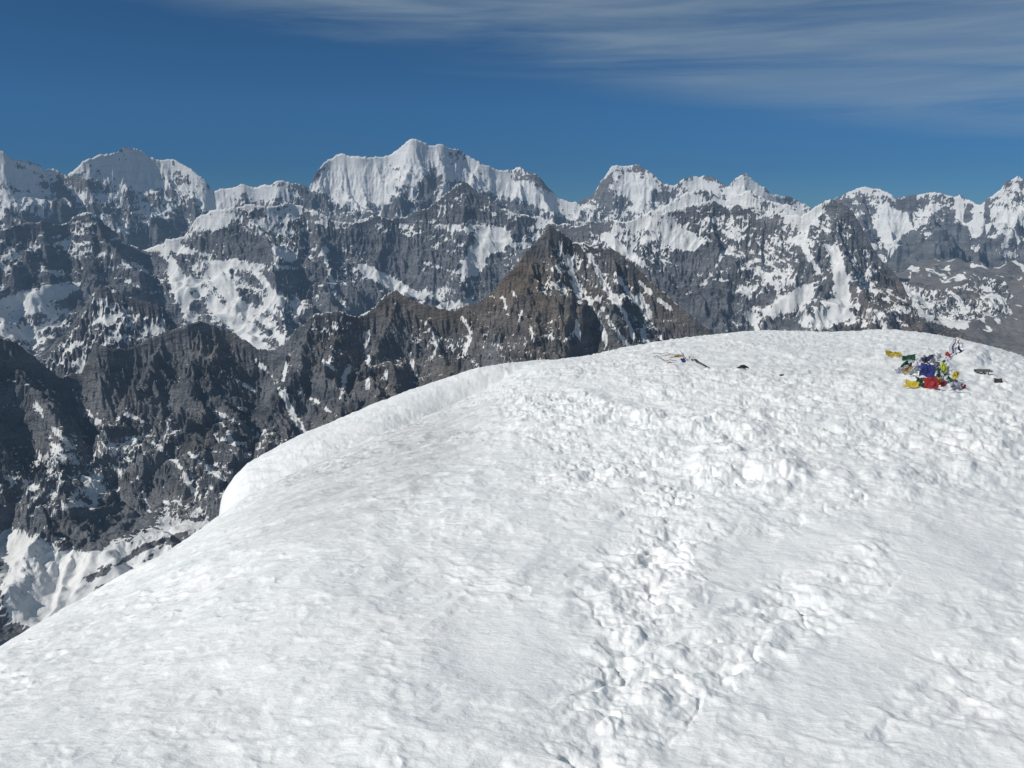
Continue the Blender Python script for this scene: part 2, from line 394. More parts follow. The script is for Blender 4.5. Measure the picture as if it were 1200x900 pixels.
    Z = np.concatenate([Z[:nb], Ze]); cut = np.concatenate([np.zeros_like(Z[:nb]), cut])
    # bring the skyline back to the surveyed crest after the carving
    mx_ = (Z / r)[: nb + nrow // 3].max(axis=0)
    fix = (te - mx_) * rcv
    Z = Z + fix[None, :] * np.exp(-(np.maximum(Tp, 0) / .12) ** 2)
    # slopes
    P = np.stack([X, Y, Z], -1)
    du = np.gradient(P, axis=1); dv = np.gradient(P, axis=0)
    n = np.cross(du, dv); n /= (np.linalg.norm(n, axis=-1, keepdims=True) + 1e-9)
    n *= np.sign(n[..., 2:3] + 1e-9)
    nz = n[..., 2]
    for _ in range(blur):
        nz = np.pad(nz, 1, mode='edge'); nz = .25 * (nz[:-2, 1:-1] + nz[2:, 1:-1] + nz[1:-1, :-2] + nz[1:-1, 2:])
    th, ks = streak
    def lines(th, a, b, sd):
        uu = X * math.cos(R(th)) - Z * math.sin(R(th)); vv = X * math.sin(R(th)) + Z * math.cos(R(th))
        wv = 60 * fbm(X / 500, Z / 500, 3, sd)
        return np.clip(1 - np.abs(perlin((uu + wv) / a, (vv + wv) / b, sd + 5)) * 4.5, 0, 1)
    sk = lam / 1150
    st1 = lines(th, 420 * sk, 85 * sk, seed + 121); st2 = lines(th - 25, 300 * sk, 50 * sk, seed + 131); st3 = lines(th + 30, 180 * sk, 34 * sk, seed + 141)
    gate = sstep(-.25, .35, fbm(X / 600, Z / 400, 3, seed + 151))
    stk = ks * gate * np.maximum(np.maximum(st1, st2 * .9), st3 * .7)
    # concavity: gullies hold snow
    cav = (1 - .5 * rid - .5 * rid2) - .42
    PX, PY = world_px(X, Y, Z)
    q1 = fbm(X / 420, (Y * .5 + Z) / 420, 6, seed + 90, gain=.6)
    q2 = fbm((X * .8 + Z * .5) / 130, (Z - .4 * X) / 60, 4, seed + 95, gain=.6)
    base, kz, kn, kc = snow_k
    s = base + kz * (Z - snow_z) / 1000 + kn * (nz - .6) + kc * cav + 1.0 * q1 + .9 * fbm(X / 1100, (Z + .4 * Y) / 500, 3, seed + 97) + kq * q2 + kq * .8 * fbm((X + .6 * Z) / 75, (Z - .7 * X) / 34, 4, seed + 99, gain=.65) - .15 * n[..., 0] + .5 * (.62 - rid3) + .4 * (.62 - rid4) + kcut * np.clip(cut / (lam * .02), -1, 1) + stk - ks * .22
    WX = PX + 5 * q1 + 3 * q2; WY = PY + 4 * q1 - 3 * q2
    for (cx, cy, rx, ry, a, v) in SNOW_BIAS.get(key, []):
        s = s + v * blob(WX, WY, cx, cy, rx, ry, a)
    for pts, w, v in GULLY.get(key, []):
        dd = poly_dist(PX + 3.0 * q1, PY + 2.0 * q2, pts)
        s = s + v * gk * np.exp(-(dd / (w * 1.15)) ** 2) * (.55 + .6 * sstep(-.3, .2, q2))
    # lying snow fills the small hollows: snowfields are smoother than rock
    def soft(a, k):
        for _ in range(k):
            a = np.pad(a, 1, mode='edge'); a = .2 * (a[:-2, 1:-1] + a[2:, 1:-1] + a[1:-1, :-2] + a[1:-1, 2:] + a[1:-1, 1:-1])
        return a
    ws = sstep(0, .7, soft(s, 5))
    keep = sstep(.0, .02, Tp)
    Z = Z + (soft(Z, 9) - Z) * fill * ws * keep
    br = brown_f(PX, PY, q1)
    sc = sstep(.15, .5, fbm(X / 260, (Y - Z) / 900, 4, seed + 33)) * .35
    sc = sc + pale * sstep(-200, 500, Z)
    st4 = lines(th + 70, 260 * sk, 46 * sk, seed + 161)
    s = s - .55 * ks * st4 * sstep(-.2, .3, fbm(X / 700, Z / 300, 3, seed + 171))
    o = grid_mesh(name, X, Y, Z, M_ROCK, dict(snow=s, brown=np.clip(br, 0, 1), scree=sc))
    o['kind'] = 'structure'
    return o

A_crest = [(-260,215),(-200,190),(-140,205),(-80,185),(-30,172),(0,176),(15,184),(38,188),(47,192),(52,198),(62,196),(70,200),(78,204),(85,200),(95,190),(105,183),(118,179),(138,179),(145,174),(165,173),(175,182),(192,186),(197,183),(210,188),(225,197),(240,210),(250,225),(262,222),(285,217),(300,217),(310,215),(316,217),(322,213),(345,212),(362,217),(370,200),(380,190),(400,180),(420,181),(440,184),(455,184),(465,175),(480,164),(490,162),(505,169),(520,170),(545,180),(570,192),(590,198),(610,196),(630,206),(640,218),(655,233),(668,238),(680,236),(695,229),(706,210),(717,196),(733,194),(750,195),(765,205),(778,212),(790,216),(800,208),(815,206),(835,208),(845,213),(853,218),(862,211),(868,205),(873,201),(879,207),(890,217),(905,228),(920,228),(935,232),(945,240),(952,246),(965,236),(985,228),(1000,220),(1010,217),(1025,218),(1040,222),(1050,230),(1060,228),(1080,224),(1100,225),(1110,230),(1118,232),(1125,227),(1135,232),(1148,238),(1160,230),(1172,222),(1180,212),(1194,205),(1205,214),(1230,225),(1270,215),(1320,235),(1400,220),(1480,240)]
B_crest = [(-260,280),(-150,262),(-60,270),(0,272),(30,262),(60,262),(80,256),(97,247),(112,250),(125,265),(145,280),(165,288),(190,284),(215,276),(225,262),(235,250),(250,242),(270,240),(300,238),(340,238),(370,246),(400,256),(440,256),(470,252),(500,243),(515,230),(530,217),(543,211),(556,220),(570,232),(590,245),(610,250),(640,258),(680,266),(720,280),(800,300)]
C_crest = [(600,300),(640,275),(690,258),(720,254),(745,256),(760,250),(780,246),(800,238),(830,234),(850,240),(870,238),(900,246),(920,248),(940,254),(955,242),(975,234),(985,236),(1000,250),(1010,268),(1020,285),(1040,312),(1060,338),(1080,362),(1110,384),(1150,396),(1200,414),(1300,440)]
E_crest = [(-260,370),(-120,385),(-60,376),(0,396),(20,400),(45,422),(70,442),(95,436),(112,404),(150,410),(180,395),(205,382),(235,375),(262,384),(300,404),(325,412),(345,388),(370,366),(395,364),(420,371),(440,358),(452,346),(465,342),(478,347),(495,355),(530,362),(560,352),(580,340),(600,315),(620,290),(635,275),(643,264),(655,267),(670,280),(690,285),(715,290),(740,308),(770,335),(800,362),(840,395),(900,430),(1000,470)]

zero = lambda px, py, q: 0 * px
def brownA(px, py, q):
    return .9 * sstep(300, 345, py) * sstep(980, 1060, px) + .75 * blob(px, py, 525, 188, 20, 14)
def brownC(px, py, q):
    return .75 * sstep(985, 1060, px + .5 * (py - 300)) * sstep(295, 340, py) + .25 * sstep(0, .4, q)
def brownE(px, py, q):
    return np.clip(.42 + .9 * q + .45 * blob(px, py, 560, 345, 130, 50) - .35 * sstep(520, 250, px) - .25 * sstep(440, 560, py) - .7 * blob(px, py, 25, 450, 70, 60), 0, 1)

D_crest = [(-260,470),(-60,460),(0,440),(45,420),(75,392),(98,358),(118,334),(130,338),(150,347),(172,352),(190,360),(205,378),(218,400),(240,440),(330,520)]
S2_crest = [(700,290),(745,262),(765,248),(785,236),(805,226),(822,222),(836,226),(850,232),(862,226),(880,222),(893,228),(908,236),(925,240),(945,246),(980,262),(1040,290)]
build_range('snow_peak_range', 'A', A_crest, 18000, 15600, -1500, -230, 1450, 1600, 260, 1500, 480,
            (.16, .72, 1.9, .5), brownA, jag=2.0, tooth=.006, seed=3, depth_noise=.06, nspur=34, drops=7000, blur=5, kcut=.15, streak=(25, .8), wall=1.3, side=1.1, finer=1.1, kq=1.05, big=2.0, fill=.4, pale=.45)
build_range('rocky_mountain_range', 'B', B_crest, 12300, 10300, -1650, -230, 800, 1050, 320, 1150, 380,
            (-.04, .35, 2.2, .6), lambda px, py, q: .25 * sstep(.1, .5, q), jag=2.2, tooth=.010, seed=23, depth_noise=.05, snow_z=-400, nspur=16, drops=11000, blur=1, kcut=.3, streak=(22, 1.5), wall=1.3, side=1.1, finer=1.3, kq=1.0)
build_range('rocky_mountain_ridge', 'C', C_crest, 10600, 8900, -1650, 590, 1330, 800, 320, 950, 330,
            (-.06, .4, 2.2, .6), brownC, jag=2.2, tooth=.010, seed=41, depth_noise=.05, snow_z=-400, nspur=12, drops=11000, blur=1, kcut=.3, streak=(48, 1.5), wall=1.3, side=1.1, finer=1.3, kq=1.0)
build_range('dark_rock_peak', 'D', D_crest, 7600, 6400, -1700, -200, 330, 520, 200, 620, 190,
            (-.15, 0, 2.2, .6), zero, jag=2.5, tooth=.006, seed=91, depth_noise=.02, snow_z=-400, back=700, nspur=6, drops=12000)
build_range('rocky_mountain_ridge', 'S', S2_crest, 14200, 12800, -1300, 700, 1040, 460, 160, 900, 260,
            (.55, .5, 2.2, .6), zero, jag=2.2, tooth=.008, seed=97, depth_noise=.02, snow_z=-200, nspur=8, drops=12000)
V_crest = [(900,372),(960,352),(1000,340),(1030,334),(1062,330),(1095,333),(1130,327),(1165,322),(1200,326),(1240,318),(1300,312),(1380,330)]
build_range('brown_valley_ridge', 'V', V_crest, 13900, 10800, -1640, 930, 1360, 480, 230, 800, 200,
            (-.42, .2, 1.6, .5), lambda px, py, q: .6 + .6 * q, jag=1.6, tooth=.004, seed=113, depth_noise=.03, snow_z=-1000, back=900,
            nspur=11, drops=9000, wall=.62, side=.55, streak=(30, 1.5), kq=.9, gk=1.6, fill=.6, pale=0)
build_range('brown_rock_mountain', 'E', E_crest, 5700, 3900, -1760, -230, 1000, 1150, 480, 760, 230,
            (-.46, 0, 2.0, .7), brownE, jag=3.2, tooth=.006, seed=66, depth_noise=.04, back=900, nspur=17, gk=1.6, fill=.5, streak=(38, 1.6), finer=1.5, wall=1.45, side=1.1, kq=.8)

# valley floor: one sheet to beyond the horizon
def valley():
    rr = np.concatenate([np.linspace(60, 3400, 40), np.linspace(3450, 9000, 160), np.linspace(9050, 17000, 260), np.geomspace(17200, 90000, 50)])
    az = np.linspace(-math.pi, math.pi, 61)[:-1]
    az = np.unique(np.concatenate([az, np.linspace(R(-45), R(45), 620)])); az = np.append(az, az[0] + 2 * math.pi)
    r = rr[:, None]; a = az[None, :]
    X = r * np.sin(a); Y = r * np.cos(a)
    h = ridged(X / 2600, Y / 2600, 6, 131)
    h2 = fbm(X / 700, Y / 700, 5, 141)
    Z = -1900 + 260 * h * sstep(3000, 9000, r) + 60 * h2
    right = sstep(.22, .5, a) * sstep(8500, 12500, r)
    Z = Z + right * (200 + 320 * sstep(12000, 15500, r) + 420 * (h - .3) + 90 * ridged(X / 700, Y / 900, 5, 181))
    Z = np.where(r > 20000, Z - 1200 * sstep(20000, 30000, r), Z)
    PX, PY = world_px(X, Y, Z)
    q = fbm(X / 300, Y / 300, 5, 151, gain=.6)
    q3 = fbm(X / 130, Y / 320, 5, 161, gain=.65); dzx = np.gradient(Z, axis=1)
    s = -.46 + .6 * q + .5 * (h - .4) + 1.7 * q3 + .7 * (ridged(X / 420, Y / 900, 4, 171) - .6)
    s = s + 1.7 * np.exp(-(poly_dist(PX + 6 * q, PY + 3 * q, [(1040, 372), (1080, 374), (1130, 381)]) / 4.5) ** 2)
    s = s - .6 * sstep(0, 4, PY - 388) * sstep(900, 1000, PX)
    s = s + 1.2 * sstep(4600, 3600, r)
    br = .5 * sstep(.2, .5, a + 0 * r) + .4 * q
    o = grid_mesh('valley_floor', X, Y, Z, M_ROCK, dict(snow=s, brown=np.clip(br, 0, 1), scree=.3 + 0 * s), flip=False)
    o['kind'] = 'structure'
valley()

# ------------------------------------------------------------------ the snow summit
H0 = 2.3
near_sil = [(-400,1000),(-200,880),(-60,795),(0,762),(60,730),(120,697),(180,660),(240,621),(262,604),(300,580),(330,563),(400,531),(460,505),(520,484),(560,462),(600,440),(640,425),(665,420),(700,415),(760,403),(800,397),(850,392),(890,389),(950,390),(1050,390),(1100,394),(1130,400),(1160,405),(1200,420),(1260,446),(1340,490),(1500,600)]
corn_sil = [(-400,1500),(200,760),(240,690),(254,630),(257,603),(259,588),(263,578),(275,560),(290,545),(310,533),(340,517),(370,503),(410,487),(450,470),(490,455),(530,442),(560,433),(590,427),(620,424),(660,421),(700,424),(760,440),(900,520),(1500,800)]
n_az, n_te = px_dir([p[0] for p in near_sil], [p[1] for p in near_sil])
c_az, c_te = px_dir([p[0] for p in corn_sil], [p[1] for p in corn_sil])
def az_of(x): return float(px_dir(x, 450)[0])
rcN_x = [az_of(v) for v in (-400, 0, 258, 450, 600, 800, 1000, 1200, 1500)]
rcN_v = [5.5, 7.5, 10.5, 13.5, 18.5, 26, 30, 27, 16]
rcC_v = [8, 10.5, 14.5, 17.5, 20, 26, 30, 30, 20]

# footprint track and broken snow, survey pixels
TRACK = [([(690,905),(700,850),(728,790),(742,730),(760,680),(785,620),(815,570),(850,530)], 62, 1.0),
         ([(745,850),(800,800),(860,755),(920,710),(975,680),(1015,665)], 46, .7),
         ([(600,470),(650,478),(720,492),(800,505),(870,505)], 24, .8),
         ([(880,490),(960,500),(1040,515),(1120,510),(1210,500)], 46, .7),
         ([(900,600),(960,590),(1040,570),(1110,560),(1200,540)], 30, .6),
         ([(670,540),(740,555),(830,540),(900,545)], 60, .8), ([(1030,860),(1100,800),(1210,740)], 50, .28),
         ([(700,440),(820,460),(960,470),(1080,480),(1210,460)], 44, .45)]
LUMPS = [(842,545,34,20,.13),(905,548,34,18,.12),(935,560,18,12,.06),(905,575,20,7,.07),(880,510,24,9,.07),(845,495,18,8,.06),(980,560,16,9,.05),
         (805,500,22,8,.06),(1000,500,30,9,.07),(1020,560,12,6,.05),(1055,555,18,8,.05),(1130,545,12,7,.06),(1060,580,16,6,.04),(1160,525,18,8,.06),(1005,585,6,4,.05),
         (760,490,20,7,.05),(720,478,24,7,.05),(690,466,22,6,.05),(735,745,18,12,.05),(790,760,18,9,.04),(765,815,20,14,.05),(715,850,14,12,.04),(1050,395,1,1,0),
         (1090,440,30,13,.12),(1140,420,17,10,.16),(1120,408,9,6,.08)]

def _smooth(ax, ay, sig):
    g = np.linspace(-.75, .75, 3001); v = np.interp(g, ax, ay)
    n = int(sig / (g[1] - g[0])); k = np.exp(-.5 * (np.arange(-3 * n, 3 * n + 1) / n) ** 2); k /= k.sum()
    return g, np.convolve(np.pad(v, 3 * n, mode='edge'), k, mode='valid')
n_az, n_te = _smooth(n_az, n_te, .016)
c_az, c_te = _smooth(c_az, c_te, .0018)
c_te = c_te + (.0011 * fbm(c_az * 34, c_az * 0 + 1.7, 3, 611, gain=.5) * sstep(az_of(250), az_of(262), c_az) * (1 - sstep(az_of(480), az_of(600), c_az))).astype(float)
s_az, s_te = _smooth(n_az, n_te, .10)
_x = rcN_x
rcN_x, rcN_v = _smooth(_x, rcN_v, .07)
_, rcC_v = _smooth(_x, rcC_v, .07)
def snow_base(az, r):
    rc = np.interp(az, rcN_x, rcN_v)
    q = r / rc
    qe = sstep(.25, .95, q)
    e = np.interp(az, n_az, n_te) * qe + np.interp(az, s_az, s_te) * (1 - qe)
    zn = e * r - H0 * np.where(q < 1, (1 - q) ** 2, 0) - np.where(q > 1, .10 * (r - rc) ** 2 * (.35 + 1.0 * sstep(az_of(620), az_of(560), az)), 0)
    ec = np.interp(az, c_az, c_te); rcc = np.interp(az, rcN_x, rcC_v)
    eb = np.interp(az, n_az, n_te)
    de = np.clip(ec - eb, .004, 1)
    hc = np.clip(de * rc / (1 - rc / rcc) ** 2, 9, 60)
    zc = ec * r - hc * (1 - r / rcc) ** 2 * np.where(r < rcc, 1, .35)
    w = sstep(az_of(720), az_of(640), az)
    zc = np.where(w > 0, zc * w + (zn - .6) * (1 - w), zn - 2)
    return smax(zn, zc, .05), zc - zn

def snow_surface(az, r):
    z, cz = snow_base(az, r)
    X = r * np.sin(az); Y = r * np.cos(az)
    PX, PY = world_px(X, Y, z)
    far = np.clip(r / 9, .55, 2.0)
    # wide swells
    d = .10 * fbm(X / 3.4, Y / 3.4, 3, 301) + .03 * fbm(X / .9, Y / .9, 3, 305)
    # sastrugi: scalloped wind crust, stretched across the slope
    ca, sa = math.cos(R(20)), math.sin(R(20))
    u = X * ca + Y * sa; v = -X * sa + Y * ca
    w1 = fbm(X / .8, Y / .8, 2, 311) * .25
    bil = 1 - np.abs(perlin((u + w1) / .34, (v + w1) / .15, 321)) * 1.6
    bil2 = 1 - np.abs(perlin((u + w1) / .15, (v + w1) / .075, 325)) * 1.6
    bil = np.where(bil > 0, bil, bil * 1.4) + .35 * fbm((u + w1) / .10, (v + w1) / .05, 3, 327, gain=.6)
    patch = sstep(-.35, .35, fbm(X / 2.2, Y / 2.2, 2, 331))
    smooth = np.zeros_like(z)
    for (cx, cy, rx, ry, a) in ((930, 640, 110, 36, -22), (1000, 780, 130, 50, -25), (600, 760, 90, 60, 0), (930, 500, 30, 14, 10), (730, 465, 60, 14, 15), (1120, 650, 100, 40, -15)):
        smooth = np.maximum(smooth, blob(PX, PY, cx, cy, rx, ry, a))
    k = (1 - .7 * smooth)
    w2 = fbm(X / .22, Y / .22, 3, 315, gain=.6) * .12
    cup = worley((u + w1 * .6 + w2) / .26, (v + w1 * .5 + w2) / .155, 317); cup2 = worley((u + w1 + w2) / .12, (v + w2) / .08, 319)
    cups = sstep(0, .9, cup) * (.6 + .8 * patch)
    d = d + (.030 * cups + .010 * bil * (.45 + .55 * patch) + .009 * cup2) * k * np.clip(far, .7, 1.4) + .004 * bil2 * k
    # broken, trodden snow
    m = np.zeros_like(z)
    for pts, w, amt in TRACK:
        m = np.maximum(m, amt * (1 - sstep(.15, 1.35, poly_dist(PX + 60 * w1, PY + 40 * w1, pts) / w)))
    m = m * (.45 + .55 * sstep(-.35, .25, fbm(X / .55, Y / .55, 4, 341)))
    l1 = np.abs(perlin((X + w1) / .23, (Y + w1) / .23, 351)); l2 = np.abs(perlin(X / .105, Y / .105, 355)); l3 = np.abs(perlin(X / .05, Y / .05, 357))
    lump = np.clip(l1 * .7 + l2 * .5 + l3 * .35 + .7 * fbm(X / .5, Y / .5, 6, 359, gain=.68), -1, 2)
    tr = poly_dist(PX + 50 * w1, PY + 30 * w1, [(690, 905), (712, 830), (738, 750), (758, 690), (785, 625), (812, 570), (815, 530)])
    gt = sstep(-.15, .3, fbm(X / .5, Y / .5, 4, 363)); d = d - .028 * np.exp(-(tr / 14) ** 2) * gt + .010 * np.exp(-((tr - 40) / 26) ** 2) * gt
    # boot holes and the cracks between the clods
    hole = sstep(.18, .42, fbm((u + w1) / .42, (v + w1) / .26, 2, 381))
    crack = np.clip(1 - np.abs(fbm((X + w1 * .6) / .55, (Y + w1) / .55, 4, 385)) * 14, 0, 1)
    d = d + m * (.060 * lump * np.clip(far, .5, 1.2) - .020 - .034 * hole - .024 * crack)
    wj = 10 * fbm(X / .3, Y / .3, 3, 361)
    for (cx, cy, rx, ry, h) in LUMPS:
        b = blob(PX + wj, PY + wj * .5, cx, cy, rx, ry, 0)
        d = d + h * b * .55 * (1 + .5 * w1)
    # cornice side is smoother
    cs = sstep(-.05, .12, cz) * sstep(az_of(660), az_of(600), az)
    d = d * (1 - .5 * cs) + cs * .03 * fbm(X / .35, Y / .35, 5, 391, gain=.6)
    # wind-cut steps under the cornice
    ss = poly_dist(PX + 20 * w1, PY + 14 * w1, [(330, 568), (400, 542), (460, 522), (530, 503), (600, 500)])
    s2 = poly_dist(PX + 20 * w1, PY + 14 * w1, [(360, 590), (420, 566), (500, 540), (560, 520)])
    ed = sstep(320, 400, PX) * (1 - sstep(520, 600, PX)) * (.4 + .6 * sstep(-.3, .3, fbm(X / .8, Y / .8, 3, 395)))
    d = d - (.05 * np.exp(-(ss / 4) ** 2) + .03 * np.exp(-(s2 / 4) ** 2)) * ed
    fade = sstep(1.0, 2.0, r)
    dirt_shade = .55 * blob(PX, PY, 430, 555, 170, 60, -25) + .2 * blob(PX, PY, 520, 500, 90, 26, -20)  # grey tint: dirty snow plus painted shade of the slope turned from the sun
    dirt_shade = dirt_shade * (.35 + .65 * sstep(-.4, .4, fbm(u / .45 + w1, v / .13, 5, 371, gain=.6))) * (1 - cs)
    dirt_shade = dirt_shade + (.28 * np.exp(-(ss / 7) ** 2) + .15 * np.exp(-(s2 / 7) ** 2)) * ed  # shade painted along the steps so the cornice edge looks thicker
    dirt_shade = dirt_shade + .30 * blob(PX, PY, 900, 425, 260, 30) * sstep(-.3, .4, fbm(X / .9, Y / .5, 4, 375))
    dirt_shade = dirt_shade + .12 * (1 - bil) * .6  # slightly greyer in the low parts of the wind crust
    return z + d * fade, np.clip(dirt_shade, 0, .8)

def build_snow():
    lo, hi = R(-80), R(80)
    az = np.concatenate([np.linspace(lo, az_of(-150), 260)[:-1], np.linspace(az_of(-150), az_of(1350), 1300), np.linspace(az_of(1350), hi, 260)[1:]])
    # rows laid out so that they are even as seen while standing here
    q = np.linspace(0, 1, 1050)
    s = np.geomspace(1.2, 40, 400)
    zs, _ = snow_base(np.full_like(s, az_of(900)), s)
    ang = -np.arctan2(zs, s)
    cum = np.concatenate([[0], np.cumsum(np.abs(np.diff(ang)) + np.diff(s) * .0045)])
    rr = np.interp(q * cum[-1], cum, s)
    rr = np.concatenate([np.linspace(.05, 1.15, 25), rr, np.linspace(40.6, 70, 30)])
    A, Rr = np.meshgrid(az, rr)
    Z, dirt_shade = snow_surface(A, Rr)
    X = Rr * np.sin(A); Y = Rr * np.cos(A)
    o = grid_mesh('snow_ground', X, Y, Z, M_SNOW, dict(dirt_shade=dirt_shade))
    o['kind'] = 'structure'
    # the rest of the summit, behind and beside the camera
    az = np.linspace(hi, lo + 2 * math.pi, 200); rr = np.concatenate([np.linspace(.05, 30, 90), np.linspace(31, 160, 30)])
    A, Rr = np.meshgrid(az, rr)
    t = (A - hi) / (lo + 2 * math.pi - hi)
    zl, _ = snow_surface(np.full_like(Rr, hi), Rr); zr, _ = snow_surface(np.full_like(Rr, lo), Rr)
    zb = -2.3 - .02 * Rr - .004 * Rr ** 2
    Zb = (zl * (1 - sstep(0, .25, t)) + zb * sstep(0, .25, t)) * (1 - sstep(.75, 1, t)) + zr * sstep(.75, 1, t)
    o = grid_mesh('snow_slope', Rr * np.sin(A), Rr * np.cos(A), Zb, M_SNOW, dict(dirt_shade=0 * Zb))
    o['kind'] = 'structure'
build_snow()

def ground_z(x, y):
    r = np.hypot(x, y); a = np.arctan2(x, y)
    return snow_surface(np.atleast_1d(np.asarray(a, float)), np.atleast_1d(np.asarray(r, float)))[0]

def spot(px, py):
    """where the view line through a survey pixel first meets the snow"""
    a, t = px_dir(px, py)
    r = np.linspace(3, 34, 3000)
    z = snow_surface(np.full_like(r, float(a)), r)[0]
    k = np.argmax(z >= t * r) if (z >= t * r).any() else int(np.argmax(z / r))
    rr = r[k]
    return Vector((rr * math.sin(a), rr * math.cos(a), z[k]))

# ------------------------------------------------------------------ prayer flags and the rest
def cloth_material(name, c, dark=None):
    m, nt, N, L = new_mat(name)
    out = N('ShaderNodeOutputMaterial'); tc = N('ShaderNodeTexCoord')
    n = N('ShaderNodeTexNoise'); n.inputs['Scale'].default_value = 9; n.inputs['Detail'].default_value = 5
    L(tc.outputs['Object'], n.inputs['Vector'])
    # printed text lines reduced to their tone: short dark dashes in rows
    mp = N('ShaderNodeMapping'); mp.inputs['Scale'].default_value = (60, 160, 60); L(tc.outputs['UV'], mp.inputs['Vector'])
    n2 = N('ShaderNodeTexNoise'); n2.inputs['Scale'].default_value = .35; n2.inputs['Detail'].default_value = 1; L(mp.outputs[0], n2.inputs['Vector'])
    r2 = N('ShaderNodeMapRange'); r2.inputs['From Min'].default_value = .56; r2.inputs['From Max'].default_value = .62; L(n2.outputs['Fac'], r2.inputs['Value'])
    r2.inputs['To Max'].default_value = .5
    mx = N('ShaderNodeMix'); mx.data_type = 'RGBA'; L(n.outputs['Fac'], mx.inputs['Factor'])
    mx.inputs['A'].default_value = tuple(v * .75 for v in c) + (1,); mx.inputs['B'].default_value = tuple(min(1, v * 1.25 + .01) for v in c) + (1,)
    m2 = N('ShaderNodeMix'); m2.data_type = 'RGBA'; L(r2.outputs[0], m2.inputs['Factor']); L(mx.outputs['Result'], m2.inputs['A'])
    m2.inputs['B'].default_value = tuple(v * .3 for v in c) + (1,)
    bs = N('ShaderNodeBsdfPrincipled'); bs.inputs['Roughness'].default_value = .85; bs.inputs['Specular IOR Level'].default_value = .2
    L(m2.outputs['Result'], bs.inputs['Base Color'])
    tr = N('ShaderNodeBsdfTranslucent'); L(m2.outputs['Result'], tr.inputs['Color'])
    ms = N('ShaderNodeMixShader'); ms.inputs[0].default_value = .2; L(bs.outputs[0], ms.inputs[1]); L(tr.outputs[0], ms.inputs[2])
    L(ms.outputs[0], out.inputs['Surface'])
    return m
CL = {k: cloth_material('cloth_' + k, c) for k, c in dict(
    blue=(.045, .06, .22), navy=(.07, .08, .15), red=(.36, .04, .045), yellow=(.60, .47, .07), green=(.03, .11, .07), lime=(.50, .55, .08),
    white=(.72, .72, .74), lilac=(.46, .46, .54), orange=(.65, .32, .07), tan=(.38, .27, .13), grey=(.22, .23, .27)).items()}
def plain(name, c, rough=.5, metal=0):
    m, nt, N, L = new_mat(name)
    out = N('ShaderNodeOutputMaterial'); n = N('ShaderNodeTexNoise'); n.inputs['Scale'].default_value = 30
    tc = N('ShaderNodeTexCoord'); L(tc.outputs['Object'], n.inputs['Vector'])
    mx = N('ShaderNodeMix'); mx.data_type = 'RGBA'; L(n.outputs['Fac'], mx.inputs['Factor'])
    mx.inputs['A'].default_value = tuple(v * .6 for v in c) + (1,); mx.inputs['B'].default_value = tuple(v * 1.3 for v in c) + (1,)
    bs = N('ShaderNodeBsdfPrincipled'); bs.inputs['Roughness'].default_value = rough; bs.inputs['Metallic'].default_value = metal
    L(mx.outputs['Result'], bs.inputs['Base Color']); L(bs.outputs[0], out.inputs['Surface'])
    return m
M_CORD = plain('cord', (.25, .24, .22), .8); M_BLACK = plain('black_plastic', (.02, .02, .022), .45); M_METAL = plain('grey_metal', (.25, .25, .25), .4, .8)
M_POLE = plain('pole_paint', (.05, .05, .055), .35); M_LEATHER = plain('glove_fabric', (.015, .015, .018), .8); M_BAMBOO = plain('bamboo', (.42, .36, .25), .7)

def empty(name, loc, label, cat, group=None):
    o = bpy.data.objects.new(name, None); o.location = loc; o.empty_display_size = .1
    col.objects.link(o); o['label'] = label; o['category'] = cat
    if group: o['group'] = group
    return o

def mesh_obj(name, verts, faces, mat, parent=None, uv=None, smooth=True, solid=0, sub=0):
    me = bpy.data.meshes.new(name); me.from_pydata([tuple(v) for v in verts], [], faces); me.update()
    if uv is not None:
        ul = me.uv_layers.new(name='UVMap')
        for lp in me.loops: ul.data[lp.index].uv = uv[lp.vertex_index]
    for p in me.polygons: p.use_smooth = smooth
    me.materials.append(mat)
    o = bpy.data.objects.new(name, me); col.objects.link(o)
    if parent:
        o.parent = parent; 
        o.location = -parent.location + Vector((0, 0, 0))
    if solid:
        s = o.modifiers.new('thick', 'SOLIDIFY'); s.thickness = solid; s.offset = 1
    if sub:
        s = o.modifiers.new('sub', 'SUBSURF'); s.levels = sub; s.render_levels = sub
    return o

